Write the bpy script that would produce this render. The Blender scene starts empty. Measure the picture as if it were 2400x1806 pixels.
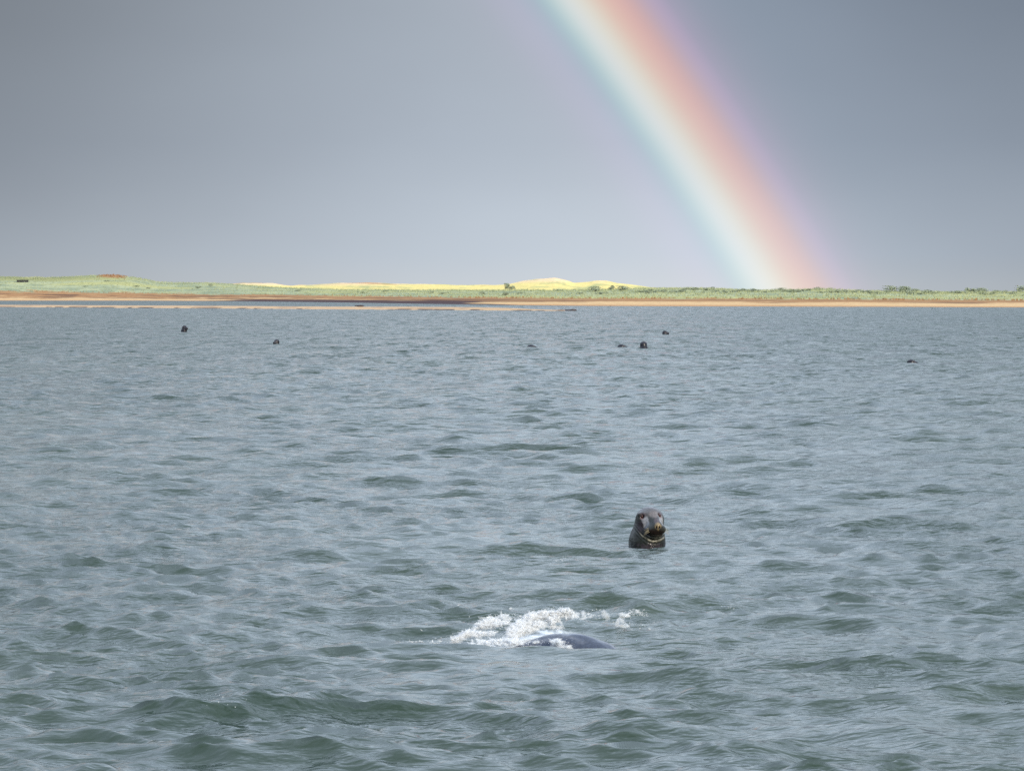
import bpy, math, random
import numpy as np
R = math.radians
rng = np.random.default_rng(7)
random.seed(7)
S = bpy.context.scene
COL = S.collection

# ------------------------------------------------------------------ camera
F = 9115.0                 # focal length in pixels of the 2400 px wide photograph
HZ = 688.0                 # image row of the horizon
CAM_H = 2.4                # eye height above the water, metres
PITCH = math.atan((903.0 - HZ) / F)
cam_d = bpy.data.cameras.new('camera')
cam = bpy.data.objects.new('camera', cam_d)
COL.objects.link(cam)
cam.location = (0, 0, CAM_H)
cam.rotation_euler = (math.pi / 2 - PITCH, 0, 0)
cam_d.sensor_width = 36.0
cam_d.lens = 36.0 * F / 2400.0
cam_d.clip_start = 0.5
cam_d.clip_end = 60000.0
S.camera = cam

def ray(px, py):
    u, v = (px - 1200.0) / F, (903.0 - py) / F
    c, s = math.cos(PITCH), math.sin(PITCH)
    d = np.array([u, c + v * s, -s + v * c])
    return d / np.linalg.norm(d)
def dist_of(py, z=0.0):            # ground distance at which height z is seen in image row py
    d = ray(1200, py); return (z - CAM_H) / (d[2] / d[1])
def at(px, py, D):                 # the point seen at that pixel at ground distance D
    d = ray(px, py); return np.array([0, 0, CAM_H]) + d * (D / d[1])

# ------------------------------------------------------------------ sun direction from the rainbow (42 degrees round the antisolar point)
d0 = ray(1664, 300)
tx = ray(1665, 300) - d0; ty = ray(1664, 299) - d0
tx /= np.linalg.norm(tx); ty /= np.linalg.norm(ty)
g = R(34.0)
rad_out = math.cos(g) * tx + math.sin(g) * ty
ANTI = math.cos(R(42.0)) * d0 - math.sin(R(42.0)) * rad_out
ANTI /= np.linalg.norm(ANTI)
SUN = -ANTI
SUN_EL = math.asin(SUN[2]); SUN_AZ = math.atan2(SUN[0], SUN[1])   # azimuth from +Y clockwise

# ------------------------------------------------------------------ world
W = bpy.data.worlds.new('World'); S.world = W; W.use_nodes = True
nt = W.node_tree; nt.nodes.clear()
def N(tree, typ, **kw):
    n = tree.nodes.new(typ)
    for k, v in kw.items(): setattr(n, k, v)
    return n
def lk(tree, a, b): tree.links.new(a, b)
class G:                                                   # terse math in a node tree
    def __init__(s, tree): s.t = tree
    def m(s, op, a, b=None, c=None, clamp=False):
        n = N(s.t, 'ShaderNodeMath', operation=op, use_clamp=clamp)
        for i, v in enumerate((a, b, c)):
            if v is None: continue
            if isinstance(v, (int, float)): n.inputs[i].default_value = v
            else: lk(s.t, v, n.inputs[i])
        return n.outputs[0]
    def v(s, op, a, b=None, scale=None):
        n = N(s.t, 'ShaderNodeVectorMath', operation=op)
        for i, x in enumerate((a, b)):
            if x is None: continue
            if isinstance(x, (tuple, list)): n.inputs[i].default_value = x
            else: lk(s.t, x, n.inputs[i])
        if scale is not None:
            if isinstance(scale, (int, float)): n.inputs['Scale'].default_value = scale
            else: lk(s.t, scale, n.inputs['Scale'])
        return n.outputs['Value'] if op in ('DOT_PRODUCT', 'LENGTH') else n.outputs['Vector']
    def ramp(s, fac, stops, interp='LINEAR'):
        n = N(s.t, 'ShaderNodeValToRGB'); r = n.color_ramp; r.interpolation = interp
        while len(r.elements) < len(stops): r.elements.new(0.5)
        for e, (p, c) in zip(r.elements, stops): e.position = p; e.color = (*c, 1)
        lk(s.t, fac, n.inputs[0]); return n.outputs[0]
    def mix(s, fac, a, b, blend='MIX'):
        n = N(s.t, 'ShaderNodeMix', data_type='RGBA', blend_type=blend)
        for k, v in ((0, fac), (6, a), (7, b)):
            if isinstance(v, (int, float)): n.inputs[k].default_value = v
            elif isinstance(v, (tuple, list)): n.inputs[k].default_value = (*v, 1) if len(v) == 3 else v
            else: lk(s.t, v, n.inputs[k])
        return n.outputs[2]
    def noise(s, vec, scale, detail=2.0, rough=0.5, out=0):
        n = N(s.t, 'ShaderNodeTexNoise'); n.inputs['Scale'].default_value = scale
        n.inputs['Detail'].default_value = detail; n.inputs['Roughness'].default_value = rough
        lk(s.t, vec, n.inputs['Vector']); return n.outputs[out]
    def mr(s, v, a, b, c=0.0, d=1.0, interp='SMOOTHSTEP'):
        n = N(s.t, 'ShaderNodeMapRange', interpolation_type=interp)
        lk(s.t, v, n.inputs[0])
        for i, x in enumerate((a, b, c, d)): n.inputs[i + 1].default_value = x
        return n.outputs[0]
g_ = G(nt)
tc = N(nt, 'ShaderNodeTexCoord').outputs['Generated']
dirv = g_.v('NORMALIZE', tc)
sep = N(nt, 'ShaderNodeSeparateXYZ'); lk(nt, dirv, sep.inputs[0])
el = g_.m('MULTIPLY', g_.m('ARCSINE', sep.outputs[2]), 180 / math.pi)
az = g_.m('MULTIPLY', g_.m('ARCTAN2', sep.outputs[0], sep.outputs[1]), 180 / math.pi)
# rain cloud: grey, paler in the rain shaft at the horizon, brightness added overhead so the water reflects more light
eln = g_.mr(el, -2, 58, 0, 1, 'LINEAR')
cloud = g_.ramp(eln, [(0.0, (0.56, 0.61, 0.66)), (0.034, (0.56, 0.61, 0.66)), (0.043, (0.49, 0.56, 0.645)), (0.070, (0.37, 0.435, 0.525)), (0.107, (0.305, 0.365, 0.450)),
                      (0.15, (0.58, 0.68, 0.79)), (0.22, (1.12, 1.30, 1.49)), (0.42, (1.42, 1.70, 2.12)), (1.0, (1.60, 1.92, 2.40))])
big = g_.noise(g_.v('MULTIPLY', dirv, (1.0, 1.0, 2.2)), 2.1, 3, 0.5)
cloud = g_.mix(1.0, cloud, g_.ramp(big, [(0.25, (0.82, 0.83, 0.85)), (0.75, (1.16, 1.15, 1.13))]), 'MULTIPLY')
fine = g_.noise(g_.v('MULTIPLY', dirv, (1.0, 1.0, 2.6)), 11.0, 3, 0.5)
cloud = g_.mix(1.0, cloud, g_.ramp(fine, [(0.2, (0.95, 0.95, 0.955)), (0.8, (1.05, 1.05, 1.045))]), 'MULTIPLY')
# the thick shower core stands on the left, a second edge on the right
lowsky = g_.m('MULTIPLY', g_.mr(el, 6.0, 30.0, 1.0, 0.35), g_.mr(el, 0.0, 5.0, 0.85, 1.2))
dark = g_.m('SUBTRACT', 1.0, g_.m('MULTIPLY', lowsky, g_.m('MULTIPLY', g_.mr(az, -9.5, 1.0, 0.44, 0.0), g_.mr(az, -60.0, -25.0, 0.0, 1.0))))
dark2 = g_.m('SUBTRACT', 1.0, g_.m('MULTIPLY', lowsky, g_.m('MULTIPLY', g_.mr(az, 1.5, 8.5, 0.0, 0.26), g_.mr(az, 25.0, 60.0, 1.0, 0.0))))
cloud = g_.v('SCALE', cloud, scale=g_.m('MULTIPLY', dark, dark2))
# sunlit rain is brighter inside the bow than outside
ca = g_.v('DOT_PRODUCT', dirv, tuple(ANTI))
th = g_.m('MULTIPLY', g_.m('ARCCOSINE', ca), 180 / math.pi)
ins = g_.m('MULTIPLY', g_.mr(th, 40.6, 42.2, 1.0, 0.0), g_.m('POWER', 2.718, g_.m('MULTIPLY', g_.m('SUBTRACT', th, 41.5), 0.13)))
cloud = g_.v('ADD', cloud, g_.v('SCALE', N(nt, 'ShaderNodeRGB').outputs[0], scale=ins))
nt.nodes[[n.name for n in nt.nodes if n.bl_idname == 'ShaderNodeRGB'][0]].outputs[0].default_value = (0.13, 0.125, 0.11, 1)
sky = N(nt, 'ShaderNodeTexSky', sky_type='NISHITA', sun_disc=False)
sky.sun_elevation = SUN_EL; sky.sun_rotation = SUN_AZ
sky.air_density = 1.0; sky.dust_density = 1.5
blue = g_.v('SCALE', sky.outputs[0], scale=0.10)
gap = g_.m('MULTIPLY', g_.mr(g_.v('DOT_PRODUCT', dirv, tuple(SUN)), -0.1, 0.75), g_.mr(big, 0.38, 0.6))
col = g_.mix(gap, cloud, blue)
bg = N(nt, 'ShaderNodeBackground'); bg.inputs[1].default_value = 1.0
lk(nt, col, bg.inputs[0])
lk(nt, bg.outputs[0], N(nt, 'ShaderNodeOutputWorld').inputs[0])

# ------------------------------------------------------------------ sun
sd = bpy.data.lights.new('sun', 'SUN'); sd.energy = 4.8; sd.angle = R(0.6); sd.color = (1.0, 0.93, 0.80)
so = bpy.data.objects.new('sun', sd); COL.objects.link(so)
from mathutils import Vector
so.rotation_euler = Vector(tuple(SUN)).to_track_quat('Z', 'Y').to_euler()
so.location = (20, -40, 30)
S.view_settings.view_transform = 'Standard'; S.view_settings.look = 'None'
S.view_settings.exposure = 0.0; S.view_settings.gamma = 1.0; S.view_settings.use_curve_mapping = False
S.cycles.max_bounces = 6; S.cycles.transparent_max_bounces = 40
S.cycles.use_denoising = False

# ------------------------------------------------------------------ helpers
def tag(o, label=None, cat=None, group=None, kind=None):
    if label: o['label'] = label
    if cat: o['category'] = cat
    if group: o['group'] = group
    if kind: o['kind'] = kind
    return o
def mesh_from(name, verts, faces, mat=None, smooth=True, parent=None):
    verts = np.asarray(verts, np.float32); faces = np.asarray(faces, np.int32)
    me = bpy.data.meshes.new(name)
    me.vertices.add(len(verts)); me.vertices.foreach_set('co', verts.ravel())
    k = faces.shape[1]
    me.loops.add(faces.size); me.loops.foreach_set('vertex_index', faces.ravel())
    me.polygons.add(len(faces))
    me.polygons.foreach_set('loop_start', np.arange(len(faces), dtype=np.int32) * k)
    me.polygons.foreach_set('use_smooth', np.full(len(faces), smooth, bool))
    me.update(calc_edges=True)
    if mat: me.materials.append(mat)
    o = bpy.data.objects.new(name, me); COL.objects.link(o)
    if parent: o.parent = parent
    return o
def grid_faces(nr, nc, wrap=False):
    i = np.arange(nr - 1)[:, None] * nc
    j = np.arange(nc if wrap else nc - 1)[None, :]
    j2 = (j + 1) % nc
    return np.stack([i + j, i + j2, i + nc + j2, i + nc + j], -1).reshape(-1, 4)
def attr(o, name, data, typ='FLOAT'):
    a = o.data.attributes.new(name, typ, 'POINT')
    a.data.foreach_set('value' if typ == 'FLOAT' else 'color', np.asarray(data, np.float32).ravel())
def mat_new(name):
    m = bpy.data.materials.new(name); m.use_nodes = True
    t = m.node_tree; t.nodes.clear()
    b = N(t, 'ShaderNodeBsdfPrincipled'); o = N(t, 'ShaderNodeOutputMaterial')
    lk(t, b.outputs[0], o.inputs[0])
    return m, t, b, G(t)
def vnoise(x, y, seed, octaves=4):            # value noise on arrays, 0..1
    r = np.random.default_rng(seed); T = r.random((256, 256)); out = 0; amp = 1; tot = 0
    x = np.asarray(x, float); y = np.asarray(y, float)
    for o in range(octaves):
        xi = np.floor(x).astype(int); yi = np.floor(y).astype(int); fx = x - xi; fy = y - yi
        fx = fx * fx * (3 - 2 * fx); fy = fy * fy * (3 - 2 * fy)
        a = T[yi % 256, xi % 256]; b = T[yi % 256, (xi + 1) % 256]; c = T[(yi + 1) % 256, xi % 256]; d = T[(yi + 1) % 256, (xi + 1) % 256]
        out = out + amp * ((a * (1 - fx) + b * fx) * (1 - fy) + (c * (1 - fx) + d * fx) * fy)
        tot += amp; amp *= 0.5; x = x * 2.03 + 17.3; y = y * 2.03 + 5.1
    return out / tot
def sstep(x, a, b):
    t = np.clip((x - a) / (b - a), 0, 1); return t * t * (3 - 2 * t)

# ------------------------------------------------------------------ the sea: wind chop summed from spectral tiles
HS = 0.130; LP = 2.1; WIND = R(-97)            # significant height, peak wavelength, direction the waves run
def spec(kx, ky):
    k = np.hypot(kx, ky) + 1e-9; kp = 2 * math.pi / LP
    c = np.cos(np.arctan2(ky, kx) - WIND)
    spread = np.where(c > 0, np.abs(c) ** np.clip(14 * kp / k, 5, 16) * 1.1 + 0.035, 0.05 * np.abs(c) + 0.02)
    return np.exp(-0.9 * (kp / k) ** 3) / k ** 3.3 * spread
_k = np.linspace(-60, 60, 2401); _KX, _KY = np.meshgrid(_k, _k)
CN = (HS / 4) ** 2 / (spec(_KX, _KY).sum() * (_k[1] - _k[0]) ** 2)
del _KX, _KY
def tile(L, n, lmin, lmax, seed):
    r = np.random.default_rng(seed)
    f = np.fft.fftfreq(n, L / n) * 2 * math.pi
    KX, KY = np.meshgrid(f, f); K = np.hypot(KX, KY); K[0, 0] = 1
    lam = 2 * math.pi / K
    P = CN * spec(KX, KY) * (2 * math.pi / L) ** 2 * ((lam > lmin) & (lam <= lmax))
    P[0, 0] = 0
    A = (r.normal(size=(n, n)) + 1j * r.normal(size=(n, n))) * np.sqrt(P / 2) * n * n * math.sqrt(2)
    h = np.fft.ifft2(A).real
    dx = np.fft.ifft2(A * -1j * KX / K).real; dy = np.fft.ifft2(A * -1j * KY / K).real
    return L, n, np.stack([dx, dy, h], -1).astype(np.float32)
TILES = [(tile(61.0, 1024, 1.3, 12.0, 1), 1.3), (tile(23.7, 1024, 0.45, 1.3, 2), 0.45),
         (tile(13.1, 1024, 0.16, 0.45, 3), 0.16), (tile(7.3, 1024, 0.05, 0.16, 4), 0.05)]
def sample(t, x, y):
    L, n, T = t
    u = (x / L * n) % n; v = (y / L * n) % n
    i = u.astype(int); j = v.astype(int); fu = (u - i)[..., None]; fv = (v - j)[..., None]
    i1 = (i + 1) % n; j1 = (j + 1) % n
    return (T[j, i] * (1 - fu) + T[j, i1] * fu) * (1 - fv) + (T[j1, i] * (1 - fu) + T[j1, i1] * fu) * fv
# single crests the photograph shows: (px, py, half length m, height m, skew, half width m)
CREST = [(1478, 1296, 0.16, 0.03, 0.12, 0.10), (1575, 1284, 0.20, 0.035, -0.08, 0.10), (1395, 1536, 0.16, 0.03, 0.0, 0.08), (600, 1672, 0.66, 0.105, 0.30, 0.22), (330, 1218, 0.55, 0.09, -0.02, 0.30), (1500, 1446, 0.17, 0.09, -0.1, 0.12),
         (1562, 1472, 0.15, 0.08, -0.25, 0.12), (1300, 1308, 0.45, 0.06, -0.05, 0.2), (1600, 1275, 0.35, 0.05, 0.05, 0.2),
         (1240, 1462, 0.22, 0.05, 0.1, 0.12), (2130, 1090 + 470, 0.3, 0.09, 0.0, 0.25), (1950, 1230, 0.6, 0.07, -0.1, 0.25),
         (840, 1020, 0.5, 0.08, 0.0, 0.4), (1060, 1266, 0.5, 0.07, 0.0, 0.25), (1700, 1600, 0.55, 0.09, 0.05, 0.28)]
def sea(x, y, D, dD):
    P = np.zeros(x.shape + (3,), np.float32)
    gust = 0.55 + 0.9 * vnoise(x / 3.1, y / 7.0, 21, 3)
    calm = 0.75 + 0.5 * vnoise(x / 9.0 + 40, y / 16.0, 22, 2)
    chop = (1.45, 1.0, 0.8, 0.6)
    for q, (t, lmin) in enumerate(TILES):
        w = np.clip((lmin * 1.9 / np.maximum(dD, 1e-3) - 1.6) / 1.5, 0, 1)
        if not (w > 0).any(): continue
        d = sample(t, x + q * 3.3, y + q * 7.7)
        if q >= 2: w = w * gust
        elif q == 1: w = w * calm
        P[..., 2] += d[..., 2] * w
        P[..., 0] -= d[..., 0] * w * chop[q]; P[..., 1] -= d[..., 1] * w * chop[q]
    for q_ in (at(1335, 1535, dist_of(1535)), at(1520, 1290, dist_of(1290))):      # the animals flatten the chop next to them
        P *= (1 - (0.62 if q_[1] < 30 else 0.35) * np.exp(-((x - q_[0]) / 0.55) ** 2 - ((y - q_[1]) / 1.3) ** 2))[..., None]
    for (px, py, hl, hh, sk, hw) in CREST:
        c = at(px, py, dist_of(py)); dx = x - c[0]; dy = y - c[1] - sk * dx * 3
        P[..., 2] += 0.8 * hh * np.exp(-(dx / hl) ** 2) * np.exp(-np.abs(dy / hw) ** 1.6)
    return P
def sea_z(x, y):
    x = np.array([float(x)]); y = np.array([float(y)]); D = np.hypot(x, y)
    return float(sea(x, y, D, 0.05 + 0 * D)[0, 2])

ds = [2.0]
while ds[-1] < 17: ds.append(ds[-1] * 1.12)
ds[-1] = 17.0
def row_step(D): return np.interp(D, [17, 100, 250, 700, 900, 1500], [0.05, 0.27, 0.45, 0.80, 2.5, 4.0])
while ds[-1] < 1500: ds.append(ds[-1] + float(row_step(ds[-1])))
while ds[-1] < 45000: ds.append(ds[-1] * 1.12)
ds = np.array(ds)
fine_a = np.arange(-10.2, 10.2001, 0.036)
co = []; a = 10.2; st = 0.06
while a < 179: st *= 1.22; a += min(st, 6.0); co.append(a)
co = np.array([c for c in co if c < 178])
az_ = R(1) * np.concatenate([-co[::-1], fine_a, co])
AA, DD = np.meshgrid(az_, ds)
X0 = DD * np.sin(AA); Y0 = DD * np.cos(AA)
dDr = np.gradient(ds)[:, None] * np.ones_like(AA)
lat = np.gradient(az_)[None, :] * DD
P = sea(X0, Y0, DD, np.maximum(dDr, lat))
edge = sstep(DD, 1500, 2500)[..., None]
V = np.stack([X0, Y0, np.zeros_like(X0)], -1) + P * (1 - edge)
# foam laid on the water round the diving seal
def px_of(x, y):                              # image position of points on the water plane
    c, s = math.cos(PITCH), math.sin(PITCH)
    zc = y * c + CAM_H * s; vy = y * s - CAM_H * c
    return 1200 + F * x / zc, 903 - F * vy / zc
DIVE = at(1325, 1512, dist_of(1512)); SEAL = at(1520, 1281, dist_of(1281))
fo = np.zeros_like(X0)
sel = (DD > 22) & (DD < 45) & (np.abs(AA) < R(10))
xs, ys = X0[sel], Y0[sel]
fq = vnoise(xs * 22, ys * 9, 31, 3)
f = np.zeros_like(xs)
for (cx, cy, rx, ry, a) in [(-0.42, 0.0, 0.34, 0.35, 1.0), (-0.13, 0.5, 0.30, 0.5, 0.95), (0.02, 0.75, 0.18, 0.35, 0.6), 
                            (-0.85, -0.05, 0.32, 0.16, 0.5), (0.0, -0.12, 0.45, 0.10, 0.8)]:
    f = np.maximum(f, a * np.exp(-((xs - DIVE[0] - cx) / rx) ** 2 - ((ys - DIVE[1] - cy) / ry) ** 2))
fo[sel] = sstep(f * 0.9 + fq * 0.75, 0.74, 0.98) * sstep(f, 0.12, 0.3)
lod = sstep(dDr, 0.2, 1.6)

def water_material():
    m, t, b, q = mat_new('sea_water')
    geo = N(t, 'ShaderNodeNewGeometry'); pos = geo.outputs['Position']
    at_l = N(t, 'ShaderNodeAttribute', attribute_name='lod').outputs['Fac']
    at_f = N(t, 'ShaderNodeAttribute', attribute_name='foam').outputs['Fac']
    def slope(scale, delta, stretch, detail, rough, off):
        p = q.v('ADD', q.v('MULTIPLY', pos, (stretch[0] * scale, stretch[1] * scale, scale * 0.6)), off)
        a = q.noise(p, 1.0, detail, rough)
        bx = q.noise(q.v('ADD', p, (delta * scale * stretch[0], 0, 0)), 1.0, detail, rough)
        by = q.noise(q.v('ADD', p, (0, delta * scale * stretch[1], 0)), 1.0, detail, rough)
        c = N(t, 'ShaderNodeCombineXYZ')
        lk(t, q.m('DIVIDE', q.m('SUBTRACT', a, bx), delta), c.inputs[0])
        lk(t, q.m('DIVIDE', q.m('SUBTRACT', a, by), delta), c.inputs[1])
        return c.outputs[0]
    patch = q.mr(q.noise(q.v('MULTIPLY', pos, (0.5, 0.22, 0.3)), 1.0, 2, 0.5), 0.3, 0.7, 0.45, 1.3)
    s1 = q.v('SCALE', slope(8.0, 0.014, (0.40, 1.35), 2.5, 0.6, (0, 0, 0)), scale=q.m('MULTIPLY', patch, 0.036))
    s1 = q.v('ADD', s1, q.v('SCALE', slope(21.0, 0.006, (0.5, 1.3), 2.0, 0.6, (5, 2, 0)), scale=q.m('MULTIPLY', patch, 0.012)))
    at_m = N(t, 'ShaderNodeAttribute', attribute_name='mid').outputs['Fac']
    s1 = q.v('ADD', s1, q.v('SCALE', slope(2.6, 0.045, (0.42, 1.35), 3.0, 0.6, (3, 17, 0)), scale=q.m('MULTIPLY', at_m, 0.16)))
    s2 = q.v('SCALE', slope(1.15, 0.10, (0.6, 1.3), 3.5, 0.62, (31, 7, 0)), scale=q.m('MULTIPLY', at_l, 0.42))
    st = q.noise(q.v('MULTIPLY', pos, (0.85, 0.085, 0.3)), 1.0, 4, 0.62)                # wind streaks and wave groups
    st2 = q.noise(q.v('ADD', q.v('MULTIPLY', pos, (3.2, 0.26, 0.3)), (9, 4, 0)), 1.0, 2, 0.5)
    tilt = q.m('MULTIPLY', q.m('ADD', q.m('SUBTRACT', st, 0.5), q.m('MULTIPLY', q.m('SUBTRACT', st2, 0.5), 0.6)), q.m('MULTIPLY', q.mr(q.v('LENGTH', pos), 35.0, 160.0), -1.7))
    tilt = q.m('SUBTRACT', tilt, q.mr(q.v('LENGTH', pos), 35.0, 180.0, 0.0, 0.17))        # wind-driven chop leans: its lee faces are the steeper ones
    ct = N(t, 'ShaderNodeCombineXYZ'); lk(t, tilt, ct.inputs[1])
    nrm = q.v('NORMALIZE', q.v('ADD', q.v('ADD', geo.outputs['Normal'], ct.outputs[0]), q.v('ADD', s1, s2)))
    lk(t, nrm, b.inputs['Normal'])
    tint = q.noise(q.v('MULTIPLY', pos, (0.16, 0.05, 0.1)), 1.0, 3, 0.55)
    body = q.mix(q.mr(tint, 0.35, 0.65), (0.019, 0.034, 0.025), (0.030, 0.046, 0.034))
    colr = q.mix(at_f, body, (0.56, 0.58, 0.59))
    lk(t, colr, b.inputs['Base Color'])
    lk(t, q.m('ADD', q.m('MULTIPLY', at_f, 0.5), q.m('ADD', 0.10, q.m('MULTIPLY', at_l, 0.24))), b.inputs['Roughness'])
    b.inputs['IOR'].default_value = 1.333
    return m
water = mesh_from('sea', V.reshape(-1, 3), grid_faces(len(ds), len(az_))[:, ::-1], water_material())
attr(water, 'lod', lod); attr(water, 'mid', sstep(dDr, 0.07, 0.26)); attr(water, 'foam', fo)
tag(water, kind='structure')
del V, P, X0, Y0

# ------------------------------------------------------------------ seabed under it all
q0 = 50000.0
bedm, bt, bb, bq = mat_new('seabed_sand'); bb.inputs['Base Color'].default_value = (0.2, 0.17, 0.12, 1)
tag(mesh_from('seabed', [(-q0, -q0, -6), (q0, -q0, -6), (q0, q0, -6), (-q0, q0, -6)], [(0, 1, 2, 3)], bedm), kind='structure')

# ------------------------------------------------------------------ the barrier island: beach, wrack line, green foredune, sunlit back dunes
KX_ = [-1400, -700, 0, 110, 265, 320, 370, 500, 560, 660, 800, 940, 1100, 1200, 1340, 1530, 1600, 1680, 1780, 1940, 2020, 2140, 2400, 3100, 3800]
YS  = [704, 704, 704.5, 704.5, 704.5, 704.5, 704.5, 705.5, 706, 707, 708.5, 711, 713.5, 715, 716.5, 717.5, 717.5, 718, 718, 719, 719, 719.5, 720.5, 720, 719]
YSA = [697, 697, 697, 698, 699, 699, 700, 700, 700, 701, 701.5, 703, 704, 705, 705.5, 706, 706, 706, 706.5, 707, 707.5, 708, 709, 709, 709]
YG  = [683, 682, 682, 684, 686, 687, 688, 690, 690.5, 691, 693, 695, 697.5, 698, 699, 699.5, 699.5, 700, 700.5, 701.5, 702, 702.5, 704, 704, 703]
YC  = [655, 652, 648.5, 650, 644, 651, 661.5, 663.5, 667, 674, 678.5, 680, 681, 681, 680.5, 676.5, 676, 677.5, 681, 678.5, 682, 684.5, 687, 688, 690]
YBX = [-1400, 0, 380, 500, 540, 570, 640, 668, 680, 720, 775, 800, 850, 930, 1000, 1090, 1160, 1190, 1225, 1255, 1300, 1325, 1345, 1380, 1400, 1420, 1445, 1490, 1530, 1580, 1700, 2400, 3800]
YB  = [668, 668, 668, 667, 665.5, 662.5, 663.5, 668, 669, 667.5, 664, 662.5, 661.5, 665, 667, 667.5, 667.5, 665, 657.5, 653.5, 652, 656.5, 663, 661.5, 657.5, 658, 664, 669, 673.5, 679, 684, 690, 692]
def interp(px, xs_, ys_): return np.interp(px, xs_, ys_)
def z_of(py, D):                              # height seen in row py at distance D
    return CAM_H - (py - HZ) * D / F
CS = 3.3
cols = np.arange(-1400, 3800, CS)
D0 = np.array([dist_of(v) for v in interp(cols, KX_, YS)])
D0 = np.convolve(np.pad(D0, 25, 'edge'), np.ones(51) / 51, 'valid')
ysa, yg, yc, yb = (interp(cols, KX_, YSA), interp(cols, KX_, YG), interp(cols, KX_, YC), interp(cols, YBX, YB))
offs = np.concatenate([np.linspace(-30, 40, 18), np.linspace(43, 80, 12), np.linspace(83, 175, 32), np.linspace(180, 290, 20), np.linspace(296, 430, 24), np.linspace(450, 1400, 14)])
nzD = 1.0 * (vnoise(cols / 60.0, cols * 0, 51, 3) - 0.5)
zz = np.zeros((len(offs), len(cols))); C3 = np.zeros((len(offs), len(cols), 4)); C3[..., 3] = 1
for ci, px in enumerate(cols):
    d = D0[ci]
    zc = z_of(yc[ci], d + 150)
    zb = z_of(yb[ci], d + 330)
    nodes_o = [-30, 0, 40, 80, 115, 150, 185, 250, 330, 420, 1400]
    nodes_z = [-0.9, 0.0, z_of(ysa[ci], d + 40), z_of(yg[ci], d + 80), 0, zc, zc - 0.5, max(min(zc, zb) - 0.9, 1.0), zb, zb - 1.0, 1.2]
    nodes_z[4] = 0.36 * nodes_z[3] + 0.64 * zc - 0.25
    zz[:, ci] = np.interp(offs, nodes_o, nodes_z)
OO, CC = np.meshgrid(offs, cols, indexing='ij')
DL = D0[None, :] + OO
XW = (CC - 1200) / F * DL
rough = 0.35 * (vnoise(XW / 5.0, OO / 6.0, 61, 4) - 0.5) * sstep(OO, 75, 100)
rough += 0.7 * (vnoise(XW / 14.0, OO / 20.0, 62, 3) - 0.5) * sstep(OO, 85, 130) * (1 - sstep(OO, 138, 150) * (1 - sstep(OO, 152, 175)) * 0.6)
zz += rough + 0.08 * (vnoise(XW / 6, OO / 4, 63, 3) - 0.5) * sstep(OO, 3, 12)
def c3(*c): return np.array(c)
n1 = vnoise(XW / 7.0, OO / 5.0, 71, 4); n2 = vnoise(XW / 2.5, OO / 3.0, 72, 3); n3 = vnoise(XW / 26.0, OO / 10.0, 73, 3)
def blend(A, B, w): return A * (1 - w[..., None]) + B * w[..., None]
col3 = np.ones(OO.shape + (3,)) * c3(0.50, 0.33, 0.165)                                   # dry sand
col3 = blend(col3, c3(0.36, 0.19, 0.085), 0.9 * (1 - sstep(OO, 2, 11 + 10 * n3)))         # wet sand
col3 = blend(col3, c3(0.26, 0.125, 0.05), sstep(OO + 44 * (n1 - 0.5) + 34 * (n3 - 0.5), 30, 44) * (0.65 + 0.35 * n2))      # wrack and dead stems
col3 = blend(col3, c3(0.06, 0.028, 0.022), sstep(vnoise(XW / 16.0, OO / 2.2, 74, 3), 0.52, 0.64) * sstep(OO, 24, 34) * (1 - sstep(OO, 62, 76)) * 0.8)
# the dark peat bank of the foreshore
px_c = CC
pm = sstep(px_c, 380, 720) * (1 - sstep(px_c, 930, 1330))
peat = np.where(OO < 34, 1.0, 0) * sstep(pm * 1.5 + (n3 - 0.5) * 0.9 + 0.5 * (1 - sstep(OO, 2, 14)) * sstep(px_c, 130, 260) * (1 - sstep(px_c, 1400, 1500)), 0.75, 0.95)
col3 = blend(col3, c3(0.034, 0.018, 0.026), peat * 0.95)
green = blend(np.ones(OO.shape + (3,)) * c3(0.31, 0.325, 0.19), c3(0.20, 0.23, 0.145), sstep(n1, 0.42, 0.7))
green = blend(green, c3(0.36, 0.34, 0.13), sstep(n3, 0.5, 0.66) * 0.7)
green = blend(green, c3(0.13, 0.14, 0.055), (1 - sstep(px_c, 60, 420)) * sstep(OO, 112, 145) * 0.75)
gw = sstep(OO + 26 * (n1 - 0.5) + 16 * (n2 - 0.5), 76, 84)
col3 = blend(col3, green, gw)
col3 = blend(col3, c3(0.28, 0.145, 0.065), sstep(1 - np.hypot((px_c - 262) / 34.0, (OO - 146) / 16.0) + (n2 - 0.5) * 0.7, 0.15, 0.5) * 0.9)
yel = blend(np.ones(OO.shape + (3,)) * c3(0.64, 0.51, 0.185), c3(0.68, 0.49, 0.28), sstep(zz + (n3 - 0.5) * 1.5, 5.0, 6.2))
yel = blend(yel, c3(0.30, 0.33, 0.15), sstep(n1, 0.55, 0.68) * 0.7)
yel = blend(yel, c3(0.40, 0.20, 0.08), sstep(n3, 0.62, 0.72) * sstep(OO, 312, 330) * 0.8)
col3 = blend(col3, yel, sstep(OO, 215, 240))
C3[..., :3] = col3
lm, lt, lb, lq = mat_new('dune_ground')
ac = N(lt, 'ShaderNodeAttribute', attribute_name='tint').outputs['Color']
lpos = N(lt, 'ShaderNodeNewGeometry').outputs['Position']
ln = lq.noise(lpos, 0.9, 4, 0.6)
lk(lt, lq.mix(1.0, ac, lq.ramp(ln, [(0.25, (0.72, 0.72, 0.72)), (0.75, (1.25, 1.25, 1.25))]), 'MULTIPLY'), lb.inputs['Base Color'])
lb.inputs['Roughness'].default_value = 0.95; lb.inputs['Specular IOR Level'].default_value = 0.1
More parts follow.
